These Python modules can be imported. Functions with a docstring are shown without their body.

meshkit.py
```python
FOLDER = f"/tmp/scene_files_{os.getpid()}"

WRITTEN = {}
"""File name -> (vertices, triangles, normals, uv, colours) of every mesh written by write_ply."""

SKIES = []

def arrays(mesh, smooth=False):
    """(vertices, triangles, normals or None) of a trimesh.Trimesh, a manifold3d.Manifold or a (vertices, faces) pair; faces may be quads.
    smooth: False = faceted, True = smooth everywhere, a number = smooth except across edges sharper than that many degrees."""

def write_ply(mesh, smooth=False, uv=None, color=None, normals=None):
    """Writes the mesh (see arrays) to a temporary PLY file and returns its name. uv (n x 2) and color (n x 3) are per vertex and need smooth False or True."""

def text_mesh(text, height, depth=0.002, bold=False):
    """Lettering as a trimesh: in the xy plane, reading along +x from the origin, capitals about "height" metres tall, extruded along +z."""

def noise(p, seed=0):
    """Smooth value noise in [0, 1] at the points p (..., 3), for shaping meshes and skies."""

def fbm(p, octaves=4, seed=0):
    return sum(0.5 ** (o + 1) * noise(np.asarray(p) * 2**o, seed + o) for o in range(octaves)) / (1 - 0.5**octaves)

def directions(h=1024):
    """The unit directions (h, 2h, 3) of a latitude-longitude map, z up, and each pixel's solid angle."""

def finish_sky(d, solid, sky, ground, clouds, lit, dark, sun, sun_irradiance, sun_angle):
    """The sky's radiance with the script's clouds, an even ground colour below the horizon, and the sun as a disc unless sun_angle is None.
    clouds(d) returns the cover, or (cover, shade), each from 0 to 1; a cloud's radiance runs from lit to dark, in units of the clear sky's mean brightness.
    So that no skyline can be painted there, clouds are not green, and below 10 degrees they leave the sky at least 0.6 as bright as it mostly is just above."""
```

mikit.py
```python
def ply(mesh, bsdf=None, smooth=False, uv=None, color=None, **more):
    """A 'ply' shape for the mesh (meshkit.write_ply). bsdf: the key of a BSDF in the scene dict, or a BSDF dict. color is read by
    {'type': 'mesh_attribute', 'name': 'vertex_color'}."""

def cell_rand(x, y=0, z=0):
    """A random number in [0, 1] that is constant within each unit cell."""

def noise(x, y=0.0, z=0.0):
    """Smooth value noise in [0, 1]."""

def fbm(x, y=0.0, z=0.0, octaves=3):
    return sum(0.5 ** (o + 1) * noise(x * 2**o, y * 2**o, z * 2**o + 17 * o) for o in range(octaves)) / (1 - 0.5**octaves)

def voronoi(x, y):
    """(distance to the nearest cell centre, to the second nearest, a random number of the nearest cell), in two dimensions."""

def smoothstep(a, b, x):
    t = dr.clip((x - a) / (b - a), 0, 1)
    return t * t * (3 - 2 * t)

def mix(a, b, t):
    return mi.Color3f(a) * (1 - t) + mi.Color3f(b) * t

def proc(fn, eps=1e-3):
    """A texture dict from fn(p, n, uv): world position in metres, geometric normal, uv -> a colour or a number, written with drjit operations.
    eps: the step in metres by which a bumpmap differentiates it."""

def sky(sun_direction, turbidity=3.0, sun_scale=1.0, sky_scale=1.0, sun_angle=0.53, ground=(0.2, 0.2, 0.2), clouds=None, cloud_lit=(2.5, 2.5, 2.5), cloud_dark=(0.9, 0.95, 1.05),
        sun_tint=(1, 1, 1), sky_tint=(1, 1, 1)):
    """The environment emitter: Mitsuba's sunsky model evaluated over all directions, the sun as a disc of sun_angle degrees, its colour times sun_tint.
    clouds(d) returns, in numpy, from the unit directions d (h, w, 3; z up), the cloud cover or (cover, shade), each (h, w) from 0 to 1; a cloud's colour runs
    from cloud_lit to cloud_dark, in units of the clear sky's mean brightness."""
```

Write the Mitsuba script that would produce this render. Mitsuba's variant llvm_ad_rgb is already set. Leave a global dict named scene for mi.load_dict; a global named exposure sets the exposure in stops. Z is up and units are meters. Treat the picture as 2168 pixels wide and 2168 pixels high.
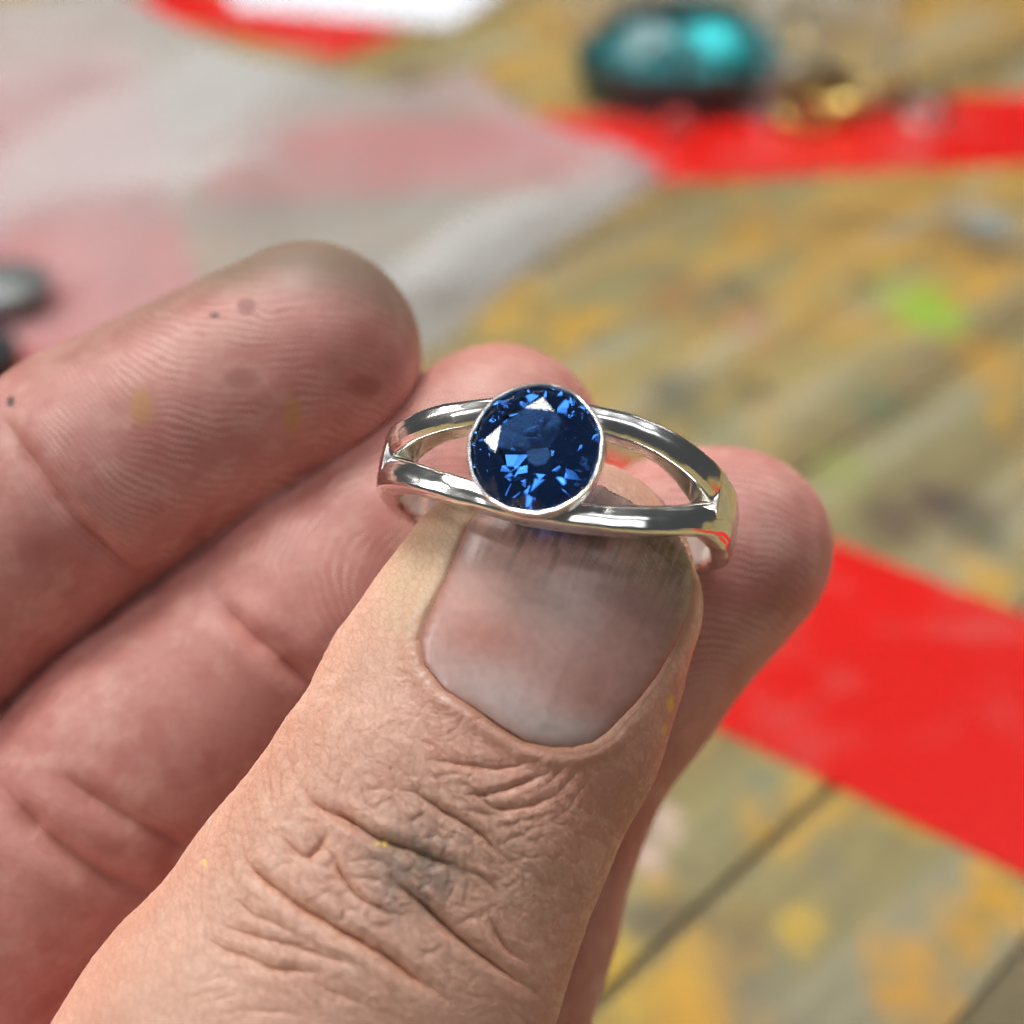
import math
import numpy as np, trimesh, manifold3d, shapely
import drjit as dr, mitsuba as mi, mikit, meshkit
from scipy.spatial import cKDTree, ConvexHull, HalfspaceIntersection

T = mi.ScalarTransform4f
scene, labels = {}, {}
# ---------------------------------------------------------------- camera, light, exposure
PITCH, HEIGHT, FOV, PX = math.radians(35.0), 130.0, 40.0, 2168.0          # camera 130 mm above the bench, looking 35 degrees down
CF = np.array([0, math.cos(PITCH), -math.sin(PITCH)])
CU = np.array([0, math.sin(PITCH), math.cos(PITCH)])
CR = np.array([1.0, 0, 0])
KPX = 2 * math.tan(math.radians(FOV / 2)) / PX
EYE = np.array([0, 0, HEIGHT])
scene['camera'] = {'type': 'thinlens', 'fov': FOV, 'fov_axis': 'x', 'aperture_radius': 0.0013, 'focus_distance': 0.083,
                   'near_clip': 0.005, 'far_clip': 20.0,
                   'to_world': T().look_at(origin=(EYE / 1000).tolist(), target=((EYE + 100 * CF) / 1000).tolist(), up=CU.tolist())}
exposure = 0.12
scene['room_light'] = {'type': 'constant', 'radiance': {'type': 'rgb', 'value': [0.05, 0.052, 0.056]}}


def lamp(key, center, aim, w, h, rad, label):
    """A rectangular overhead light, w x h metres, shining towards aim."""
    scene[key] = {'type': 'rectangle', 'to_world': T().look_at(origin=list(center), target=list(aim), up=[0, 1, 0.01]) @ T().scale([w / 2, h / 2, 1]),
                  'bsdf': {'type': 'diffuse', 'reflectance': {'type': 'rgb', 'value': 0.5}},
                  'emitter': {'type': 'area', 'radiance': {'type': 'rgb', 'value': list(rad)}}}
    labels[key] = {'label': label, 'category': 'lamp'}


lamp('ceiling_lamp', (-0.22, 0.36, 1.05), (0, 0.1, 0.05), 0.52, 0.44, (14.0, 13.7, 13.1), 'wide white panel lamp hanging over the bench beyond the hand')
lamp('ceiling_lamp_001', (-0.78, 0.10, 0.72), (0, 0.1, 0.05), 0.34, 0.10, (26, 25.6, 25), 'narrow white strip lamp hanging to the left of the bench')
lamp('ceiling_lamp_002', (-0.70, -0.38, 0.70), (0, 0.1, 0.05), 0.26, 0.09, (26, 25.6, 25), 'short white strip lamp at the left, nearer the viewer')
lamp('ceiling_lamp_003', (0.70, 0.75, 1.0), (0, 0.1, 0.05), 0.50, 0.12, (6, 6, 6), 'added white strip light to the right beyond the bench')  # added light, gives the ring metal extra highlights
lamp('ceiling_lamp_004', (0.42, -0.22, 1.45), (0, 0.1, 0.05), 0.8, 0.13, (5.0, 5.1, 5.4), 'added bluish white strip light above the viewer, to the right')  # added light, puts bright bands in the metal and fills the front
lamp('ceiling_lamp_005', (0.20, -0.66, 1.15), (0, 0.1, 0.05), 0.95, 0.22, (2.8, 2.9, 3.1), 'added bluish white strip light far behind the viewer')  # added light, brightens the gemstone and the metal


def cam2world(q):
    """Points in hand space (mm; x right, y up, z towards the viewer) -> world metres."""
    q = np.asarray(q, float)
    return (EYE + q[..., :1] * CR + q[..., 1:2] * CU - q[..., 2:3] * CF) / 1000


def at(px, py, d):
    """A point of the hand d mm in front of the camera."""
    return np.array([(px - PX / 2) * KPX * d, (PX / 2 - py) * KPX * d, -d])


def bench(px, py, z=0.0):
    """The point of the bench top (mm) that the photograph shows at a pixel."""
    d = CF + CR * (px - PX / 2) * KPX + CU * (PX / 2 - py) * KPX
    return EYE + d * (HEIGHT - z) / -d[2]


def rgb(*c):
    return {'type': 'rgb', 'value': list(c)}


def put(key, mesh, bsdf, label=None, category=None, group=None, kind=None, smooth=False, **more):
    scene[key] = mikit.ply(mesh, bsdf, smooth=smooth, **more)
    d = {k: v for k, v in (('label', label), ('category', category), ('group', group), ('kind', kind)) if v}
    if d:
        labels[key] = d


def sstep(a, b, x):
    t = np.clip((x - a) / (b - a), 0, 1)
    return t * t * (3 - 2 * t)


def norm(v):
    v = np.asarray(v, float)
    return v / np.linalg.norm(v, axis=-1, keepdims=True)


# ---------------------------------------------------------------- bench top: boards, with paint and wear
GRAIN = math.radians(45.5)
GD, GN = np.array([math.cos(GRAIN), math.sin(GRAIN)]), np.array([-math.sin(GRAIN), math.cos(GRAIN)])


def table_color(p, n, uv):
    x, y = p.x * 1000, p.y * 1000
    a, b = x * GD[0] + y * GD[1], x * GN[0] + y * GN[1]
    big = mikit.fbm(a / 70, b / 26, 3.0, 3)
    med = mikit.fbm(a / 17 + 9, b / 7, 5.0, 3)
    fine = mikit.fbm(a / 9, b / 1.3, 2.0, 2)
    far = mikit.smoothstep(150, 360, y + 0.0 * x)
    grey, tan, ochre = mi.Color3f(0.245, 0.215, 0.105), mi.Color3f(0.330, 0.262, 0.105), mi.Color3f(0.400, 0.220, 0.045)
    c = mikit.mix(grey, tan, mikit.smoothstep(0.35, 0.65, big))
    c = mikit.mix(c, ochre, mikit.smoothstep(0.46, 0.72, med * 0.40 + big * 0.48 + far * 0.15) * 0.8)
    blot = mikit.fbm(x / 11 + 40, y / 11, 8.0, 2)
    c = mikit.mix(c, mi.Color3f(0.52, 0.28, 0.03), mikit.smoothstep(0.58, 0.82, blot) * 0.6)
    dark = mikit.fbm(x / 15 + 7, y / 15 + 3, 1.0, 3)
    c = mikit.mix(c, mi.Color3f(0.085, 0.07, 0.055), mikit.smoothstep(0.62, 0.78, dark) * 0.6)
    pale = mikit.fbm(a / 60 + 3, b / 6 + 30, 4.0, 2)
    c = mikit.mix(c, mi.Color3f(0.36, 0.33, 0.235), mikit.smoothstep(0.54, 0.72, pale) * 0.5)
    streak = mikit.fbm(a / 130 + 2, b / 3.2, 6.0, 2)
    c = c * (0.88 + 0.24 * fine) * (0.80 + 0.40 * streak)
    for b0, w, k in STAIN:
        e = dr.abs(b + 3 * (mikit.noise(a / 25, b0, 3.0) - 0.5) - b0) / w
        c = mikit.mix(c, mi.Color3f(0.20, 0.150, 0.075), dr.exp(-e * e) * (k * (0.6 + 0.6 * mikit.noise(a / 18 + 5, b / 6, 1.0))))
    for px, py, r, col, k in PAINT:
        q = bench(px, py)
        wob = 0.6 + 0.8 * mikit.noise(x / 4 + px, y / 4, 2.0)
        d = dr.sqrt(dr.square((x - q[0]) * 1.0) + dr.square((y - q[1]) * 0.6)) / wob
        c = mikit.mix(c, mi.Color3f(*col), mikit.smoothstep(r * 1.25, r * 0.1, d) * (k * 0.9) * (0.55 + 0.6 * mikit.noise(x / 2.2, y / 2.2, 4.0)))
    return c


STAIN = [(float(bench(*q)[:2] @ GN), w, k) for q, w, k in (((2070, 985), 5, .7), ((1930, 808), 6, .85), ((1700, 700), 2.5, .35), ((1100, 560), 9, .5), ((1800, 640), 1.6, .4), ((1500, 600), 2, .35), ((1400, 470), 3, .4), ((1330, 560), 1.5, .3), ((2060, 1130), 2, .4), ((1750, 1800), 1.5, .25))]
PAINT = [(2090, 468, 8, (0.22, 0.33, 0.38), 0.8), (1968, 655, 8, (0.17, 0.45, 0.03), 1), (1930, 640, 9, (0.30, 0.42, 0.06), .6), (1425, 835, 7, (0.06, 0.07, 0.08), .8), (1480, 880, 9, (0.14, 0.16, 0.10), .7),
         (1590, 690, 6, (0.40, 0.20, 0.14), .7), (1985, 1070, 6, (0.07, 0.04, 0.05), 1), (1900, 1095, 6, (0.11, 0.07, 0.06), .8), (2060, 1080, 6, (0.10, 0.07, 0.06), .7), (2070, 1115, 5, (0.09, 0.10, 0.06), .8),
         (1865, 865, 6, (0.10, 0.15, 0.09), .8), (1775, 990, 6, (0.26, 0.30, 0.08), .8), (1430, 620, 11, (0.20, 0.12, 0.07), .8), (1060, 640, 12, (0.52, 0.30, 0.04), .8), (2100, 770, 9, (0.55, 0.28, 0.03), .8),
         (2080, 1240, 6, (0.55, 0.30, 0.05), .9), (2110, 1900, 5, (0.60, 0.30, 0.02), 1), (2050, 1980, 4, (0.55, 0.28, 0.03), .9), (1940, 2080, 6, (0.58, 0.28, 0.02), 1), (1500, 2130, 6, (0.60, 0.32, 0.03), 1),
         (1430, 2150, 5, (0.60, 0.32, 0.03), .9), (1290, 2070, 5, (0.60, 0.38, 0.03), 1), (1470, 2030, 3.5, (0.58, 0.34, 0.05), .9), (1690, 1960, 3, (0.55, 0.36, 0.05), .8), (1575, 1960, 3.5, (0.20, 0.14, 0.06), .7),
         (1410, 1740, 3, (0.62, 0.46, 0.40), .9), (1376, 1815, 2.6, (0.66, 0.46, 0.42), .9), (1625, 1680, 3.5, (0.17, 0.22, 0.17), .7), (1690, 1655, 2.5, (0.55, 0.38, 0.12), .7), (1560, 2060, 5, (0.17, 0.15, 0.11), .6),
         (890, 185, 17, (0.12, 0.075, 0.06), .9), (1620, 480, 12, (0.32, 0.17, 0.04), .7), (2050, 1330, 4, (0.30, 0.2, 0.12), .6), (1760, 1850, 4, (0.2, 0.18, 0.13), .5), (1000, 560, 14, (0.17, 0.11, 0.04), .6)]
scene['bench_paint'] = {'type': 'principled', 'base_color': mikit.proc(table_color), 'roughness': 0.42, 'specular': 0.45}
scene['groove_dirt'] = {'type': 'diffuse', 'reflectance': rgb(0.20, 0.165, 0.10)}


def box2d(poly, z0, z1):
    return trimesh.creation.extrude_polygon(shapely.Polygon(poly), z1 - z0, engine='earcut').apply_translation([0, 0, z0])


# the bench is a base sheet with boards on it; the joints run where the photograph shows dark lines
base = trimesh.creation.box(extents=[1.6, 1.9, 0.02]); base.apply_translation([0, 0.55, -0.0111])
put('tabletop', base, 'groove_dirt', label='paint stained wooden workbench top under the hand', kind='structure')


def bcoord(px, py):
    return float(bench(px, py)[:2] @ GN)


joints = [(bcoord(2150, 2130), 7.5), (bcoord(1520, 1890), 1.7), (bcoord(1955, 825), 1.0)]
edges = [-520.0]
for b, w in sorted(joints):
    edges += [b - w / 2, b + w / 2]
edges += [190.0, 191.5, 330.0, 331.5, 470.0, 471.5, 900.0]
for i in range(0, len(edges) - 1, 2):
    b0, b1 = edges[i], edges[i + 1]
    poly = shapely.Polygon([tuple(GD * a + GN * b) for a, b in ((-700, b0), (1400, b0), (1400, b1), (-700, b1))]).intersection(shapely.box(-780, -380, 780, 1480))
    m = trimesh.creation.extrude_polygon(poly, 1.0, engine='earcut'); m.apply_translation([0, 0, -1.0]); m.apply_scale(0.001)
    put('tabletop__board' + ('' if i == 0 else '_%03d' % (i // 2)), m, 'bench_paint')

# ---------------------------------------------------------------- red tape strips
def tape_color(p, n, uv):
    f = mikit.fbm(p.x * 90, p.y * 90, 1.0, 3)
    return mikit.mix(mi.Color3f(0.64, 0.010, 0.007), mi.Color3f(0.60, 0.060, 0.052), mikit.smoothstep(0.42, 0.80, f))


scene['tape_red'] = {'type': 'principled', 'base_color': mikit.proc(tape_color), 'roughness': 0.38, 'specular': 0.35}


def sheet(poly_mm, z0, z1, n=1):
    m = trimesh.creation.extrude_polygon(shapely.Polygon(poly_mm), z1 - z0, engine='earcut')
    m.apply_translation([0, 0, z0]); m.apply_scale(0.001)
    return m


def strip(p0, p1, w):
    p0, p1 = np.asarray(p0, float), np.asarray(p1, float)
    n = norm([-(p1 - p0)[1], (p1 - p0)[0]]) * w / 2
    return [p0 + n, p1 + n, p1 - n, p0 - n]


sA = (bench(1765, 1150)[:2] + bench(1530, 1560)[:2]) / 2 + 0
dA = norm([0.8, -0.6])
up, lo = bench(1960, 1225)[:2], bench(1850, 1705)[:2]
nA = np.array([0.6, 0.8]); cA = (up @ nA + lo @ nA) / 2; wA = up @ nA - lo @ nA
mA = nA * cA
put('red_tape', sheet(strip(mA - dA * 130, mA + dA * 260, wA), 0.1, 0.35), 'tape_red',
    label='bright red tape strip on the bench at the right, nearest to the hand', category='tape', group='red tape strips on the bench')
dB = norm([0.992, 0.129]); nB = np.array([-dB[1], dB[0]])
upB, loB = bench(1700, 222)[:2], bench(1800, 368)[:2]
cB, wB = (upB @ nB + loB @ nB) / 2, upB @ nB - loB @ nB
mB = nB * cB
put('red_tape_001', sheet([mB + nB * wB / 2 + dB * bench(640, 215)[:2].dot(dB), mB + nB * wB / 2 + dB * 330, mB - nB * wB / 2 + dB * 330, mB - nB * wB / 2 + dB * bench(470, 372)[:2].dot(dB), mB + dB * bench(390, 335)[:2].dot(dB)], 0.1, 0.35), 'tape_red',
    label='red tape strip crossing the upper right, with the teal stone beside it', category='tape', group='red tape strips on the bench')
put('red_tape_002', sheet(strip(bench(300, -14)[:2], bench(790, 96)[:2], 34), 0.1, 0.35), 'tape_red',
    label='short red tape strip at the upper left between bag and white paper', category='tape', group='red tape strips on the bench')
put('red_tape_003', sheet(strip(bench(150, 800)[:2], bench(95, 130)[:2], 54), 0.1, 0.35), 'tape_red',
    label='red tape strip running away along the left edge under the bag and the grey bead', category='tape', group='red tape strips on the bench')

# ---------------------------------------------------------------- paper, bag, bead, teal stone
scene['paper_white'] = {'type': 'diffuse', 'reflectance': rgb(0.80, 0.82, 0.88)}
pp = [bench(*q)[:2] for q in ((500, 22), (955, 62), (1060, -10), (1010, -120), (420, -120))]
put('paper', sheet(pp, 0.5, 0.8), 'paper_white', label='corner of a white paper sheet at the top edge of the bench', category='paper')


def film(poly_px, seed, height, fold, step=2.2, z0=0.9, flat=None, oct_=3):
    """A crumpled clear film lying on the bench: a height field inside the outline, two skins thick."""
    ring = shapely.Polygon([tuple(bench(*q)[:2]) for q in poly_px]).buffer(3).buffer(-1)
    x0, y0, x1, y1 = ring.bounds
    xs, ys = np.arange(x0, x1, step), np.arange(y0, y1, step)
    X, Y = np.meshgrid(xs, ys)
    P = np.stack([X.ravel(), Y.ravel(), X.ravel() * 0], 1)
    ins = shapely.contains_xy(ring, P[:, 0], P[:, 1]).reshape(X.shape)
    edge = shapely.distance(shapely.points(P[:, :2]), ring.exterior)
    r1 = 1 - np.abs(2 * meshkit.fbm(P / fold, oct_, seed) - 1) * 2
    r2 = 1 - np.abs(2 * meshkit.fbm(P / (fold * 0.35) + 9, 2, seed + 5) - 1) * 2
    Z = z0 + height * sstep(0, 14, edge) * (0.35 + np.clip(r1, 0, 1) * 1.0 + 0.10 * np.clip(r2, 0, 1))
    if flat is not None:
        Z = z0 + (Z - z0) * (0.06 + 0.94 * sstep(14, 42, np.hypot(P[:, 0] - flat[0], P[:, 1] - flat[1])))
    idx = -np.ones(X.size, int)
    q = ins[:-1, :-1] & ins[1:, :-1] & ins[:-1, 1:] & ins[1:, 1:]
    i, j = np.nonzero(q)
    w = X.shape[1]
    F = np.stack([i * w + j, i * w + j + 1, (i + 1) * w + j + 1, (i + 1) * w + j], 1)
    u = np.unique(F)
    idx[u] = np.arange(len(u))
    P[:, 2] = Z
    return P[u] / 1000, idx[F]


BAND = [(np.array(a, float), np.array(b, float), w, k) for a, b, w, k in [(bench(-60, 500)[:2], bench(330, 300)[:2], 26, .38), (bench(300, 320)[:2], bench(600, 150)[:2], 34, .34), (bench(330, 430)[:2], bench(520, 450)[:2], 20, .35), (bench(900, 620)[:2], bench(1330, 400)[:2], 13, .30),
        (bench(700, 720)[:2], bench(1100, 470)[:2], 10, .22), (bench(60, 190)[:2], bench(240, 180)[:2], 24, .25)]]


FLAT = [float(v) for v in bench(60, 660)[:2]]


def film_haze(p, n, uv):
    """How milky the film is: more where it is doubled over along its folds."""
    x, y = p.x * 1000, p.y * 1000
    fl = dr.sqrt(dr.square(x - FLAT[0]) + dr.square(y - FLAT[1]))
    h = 0.50 + 0.14 * mikit.smoothstep(-30, -110, x) * mikit.smoothstep(0.3, 0.6, mikit.noise(x / 28, y / 28, 9.0)) + 0.08 * mikit.fbm(x / 50, y / 50, 2.0, 2)
    wx, wy = x + 9 * (mikit.noise(x / 22, y / 22, 5.0) - 0.5), y + 9 * (mikit.noise(x / 22 + 9, y / 22, 7.0) - 0.5)
    for a, b, w, k in BAND:
        a, d = [float(v) for v in a], [float(v) for v in b - a]
        t = dr.clip(((wx - a[0]) * d[0] + (wy - a[1]) * d[1]) / (d[0] ** 2 + d[1] ** 2), 0, 1)
        e = dr.sqrt(dr.square(wx - a[0] - t * d[0]) + dr.square(wy - a[1] - t * d[1]))
        h = dr.maximum(h, h + k * mikit.smoothstep(w, w * 0.15, e))
    return dr.minimum(h, 0.92) - 0.10 * mikit.smoothstep(60, 25, fl)


scene['clear_film'] = {'type': 'blendbsdf', 'weight': mikit.proc(film_haze),
                       'a': {'type': 'thindielectric', 'int_ior': 1.5},
                       'b': {'type': 'principledthin', 'base_color': rgb(0.68, 0.68, 0.68), 'roughness': 0.45, 'diff_trans': 0.8, 'spec_trans': 0.0, 'eta': 1.5}}
put('plastic_bag', film([(-260, 90), (60, 70), (300, 70), (450, 112), (600, 150), (760, 180), (960, 232), (1180, 310), (1405, 378), (1250, 480), (1080, 600), (960, 720), (700, 900), (420, 850), (250, 800), (120, 760), (-60, 790), (-300, 820)], 3, 12.0, 100.0, oct_=2, flat=bench(25, 640)[:2]), 'clear_film', smooth=True,
    label='large crumpled clear plastic bag lying across the upper left of the bench', category='plastic bag')
scene['clear_wrap'] = {'type': 'blendbsdf', 'weight': 0.10, 'a': {'type': 'thindielectric', 'int_ior': 1.5},
                       'b': {'type': 'principledthin', 'base_color': rgb(0.86, 0.86, 0.84), 'roughness': 0.3, 'diff_trans': 0.9, 'spec_trans': 0.0, 'eta': 1.5}}
put('clear_wrapper', film([(1215, 60), (1250, 190), (1400, 225), (1530, 248), (1660, 275), (1745, 215), (1880, 235), (1960, 215), (1850, 90), (1800, -20), (1500, -70), (1230, -50)], 12, 21.0, 16.0, 1.1), 'clear_wrap', smooth=30,
    label='small crinkled clear wrapper with pale glints beside the teal stone', category='wrapper')

# gem: a round brilliant, cut by planes
def brilliant(R, rot, zg, thick=0.03, rt=0.585, ca=33, pa=39.0):
    H = []
    rad = lambda d: math.radians(d)

    def plane(az, tilt, d, sgn=1):
        H.append([math.sin(rad(tilt)) * math.cos(rad(az)), math.sin(rad(tilt)) * math.sin(rad(az)), sgn * math.cos(rad(tilt)), -d])
    zt = (1 - rt) * math.tan(rad(ca))
    plane(0, 0, zt)
    for k in range(8):
        az = rot + 45 * k
        plane(az, ca, math.sin(rad(ca)))
        plane(az + 22.5, 20, math.sin(rad(20)) * rt * math.cos(rad(22.5)) + math.cos(rad(20)) * zt)
        plane(az, pa, math.sin(rad(pa)) + thick * math.cos(rad(pa)), -1)
    for k in range(16):
        az = rot + 11.25 + 22.5 * k
        plane(az, ca + 6.5, math.sin(rad(ca + 6.5)) * math.cos(rad(11.25)))
        plane(az, pa + 1.6, math.sin(rad(pa + 1.6)) * math.cos(rad(11.25)) + thick * math.cos(rad(pa)), -1)
    for k in range(64):
        plane(rot + 5.625 * k, 90, 1.0)
    plane(0, 0, 0.70, -1)
    hs = HalfspaceIntersection(np.array(H), np.array([0, 0, -0.1]))
    P = np.unique(np.round(hs.intersections, 7), axis=0)
    hull = ConvexHull(P)
    m = trimesh.Trimesh(P, hull.simplices, process=True)
    m.fix_normals()
    m.apply_scale(R); m.apply_translation([0, 0, zg])
    return m


scene['teal_glass'] = {'type': 'roughdielectric', 'alpha': 0.12, 'int_ior': 1.55, 'specular_transmittance': rgb(0.20, 0.80, 0.84)}
scene['dark_teal'] = {'type': 'principled', 'base_color': rgb(0.010, 0.080, 0.080), 'roughness': 0.25, 'specular': 0.6}
scene['teal_foil'] = {'type': 'principled', 'base_color': rgb(0.02, 0.42, 0.44), 'roughness': 0.3, 'metallic': 0.6, 'specular': 0.6}
tq = bench(1445, 226)
stone = brilliant(21.0, 10.0, 0.0, 0.16, 0.58, 46.0, 22.0)
stone.apply_transform(np.diag([1.30, 1.0, 1.05, 1])); stone.apply_translation([tq[0], tq[1] + 8, 14.2]); stone.apply_scale(0.001)
put('teal_stone', stone, 'teal_glass', label='big teal cut stone in a dark mount at the top edge', category='stone')
foot = trimesh.creation.revolve(np.array([[0.001, 0], [17.0, 0], [20.0, 2.0], [22.6, 7.5], [22.9, 11.6], [21.9, 12.0], [21.2, 11.2], [17, 6.5], [0.001, 3.6]]), sections=48)
foot.apply_transform(np.diag([1.30, 1.0, 1, 1])); foot.apply_translation([tq[0], tq[1] + 8, 0.6]); foot.apply_scale(0.001)
put('teal_stone__mount', foot, 'dark_teal', smooth=40)
scene['brass'] = {'type': 'principled', 'base_color': rgb(0.62, 0.44, 0.14), 'roughness': 0.25, 'metallic': 0.9}
scene['olive_glass'] = {'type': 'principled', 'base_color': rgb(0.17, 0.135, 0.065), 'roughness': 0.15, 'specular': 0.7}
for key, (px, py), rr, sx, mat, lab, cat in (('brass_bead', (1795, 262), 5.0, 1.3, 'brass', 'small shiny brass bead under the clear wrapper, right of the teal stone', 'bead'),
                                             ('olive_stone', (1690, 222), 9.0, 1.5, 'olive_glass', 'dull olive brown stone under the clear wrapper, between teal stone and brass bead', 'stone'),
                                             ('shadow_lump', (1890, 222), 7.0, 2.2, 'olive_glass', 'flat dark brown lump standing for a shadow at the upper right, touching the red tape', 'stone')):  # the flat dark lump is added where only a shadow lies
    bq = bench(px, py)
    m = trimesh.creation.icosphere(subdivisions=2 if mat != 'brass' else 3)
    m.vertices *= 1 + 0.22 * (meshkit.noise(m.vertices * 1.6 + px, 3)[:, None] - 0.5)
    m.vertices *= np.array([rr * sx, rr * 0.9, rr * (0.8 if key != 'shadow_lump' else 0.4)])
    m.apply_translation([bq[0], bq[1], 0.4 - m.vertices[:, 2].min()]); m.apply_scale(0.001)
    put(key, m, mat, smooth=(25 if mat != 'brass' else True), label=lab, category=cat)
scene['bright_metal'] = {'type': 'roughconductor', 'material': 'Ag', 'alpha': 0.1}
for key, (px, py, R, rr, mat, rot, lab) in {'wire_loop': (1700, 268, 5.0, 0.9, 'brass', 20, 'brass wire loop lying on the red tape beside the brass bead'), 'wire_loop_001': (1840, 240, 6.0, 0.8, 'brass', -30, 'brass wire loop between the brass bead and the flat brown shadow lump'),
                                            'wire_loop_002': (1745, 180, 6.5, 1.0, 'brass', 50, 'brass wire loop behind the brass bead, under the wrapper'), 'wire_loop_003': (1620, 180, 5.5, 1.0, 'bright_metal', -10, 'silver wire loop just right of the teal stone'),
                                            'wire_loop_004': (1665, 120, 6.0, 1.0, 'bright_metal', 60, 'silver wire loop at the upper right, farthest back behind the olive stone'), 'wire_loop_005': (1950, 262, 4.5, 0.7, 'bright_metal', 10, 'thin silver wire loop on the red tape, farthest to the right')}.items():
    m = trimesh.creation.torus(R * 1.35, rr * 1.5, major_sections=28, minor_sections=8)
    m.apply_transform(trimesh.transformations.rotation_matrix(math.radians(rot), [1, 0.3, 0]))
    bq = bench(px, py)
    m.apply_translation([bq[0], bq[1], 0.5 - m.vertices[:, 2].min()]); m.apply_scale(0.001)
    put(key, m, mat, smooth=True, label=lab, category='wire loop', group='loose wire loops beside the teal stone')
scene['clear_glass'] = {'type': 'dielectric', 'int_ior': 1.52}  # for clear beads added to make pale glints round the teal stone
for k, (px, py, h, rr, lab) in enumerate(((1530, 118, 22, 5.0, 'clear glass bead added for a glint on top of the teal stone, the brightest one'), (1330, 120, 21, 4.2, 'clear glass bead added for a glint on the left top of the teal stone'),
                                          (1262, 215, 0, 4.6, 'clear glass bead added for a glint on the bench at the left side of the teal stone'), (1640, 262, 0, 5.2, 'clear glass bead added for a glint on the red tape between teal stone and brass bead'),
                                          (1430, 292, 0, 3.6, 'clear glass bead added for a glint on the red tape in front of the teal stone'))):
    m = trimesh.creation.icosphere(subdivisions=1, radius=rr)
    bq = bench(px, py)
    m.apply_translation([bq[0], bq[1] - h * 1.6 * (h > 0) * 0.0, rr * 0.95 + 0.5 + h]); m.apply_scale(0.001)
    put('glint_bead' + ('' if k == 0 else '_%03d' % k), m, 'clear_glass', label=lab, category='bead', group='clear glass beads added for glints round the teal stone')
scene['grey_metal'] = {'type': 'principled', 'base_color': rgb(0.17, 0.185, 0.18), 'roughness': 0.45, 'metallic': 0.4, 'specular': 0.5}
bq = bench(22, 662)
bead = trimesh.creation.revolve(np.array([[0.001, 0], [6, 0.3], [10.6, 2.0], [11.8, 4.2], [10.4, 6.4], [6, 7.8], [0.001, 8.2]]) * 0.8, sections=48)
bead.apply_translation([bq[0], bq[1], 2.6]); bead.apply_scale(0.001)
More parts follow.
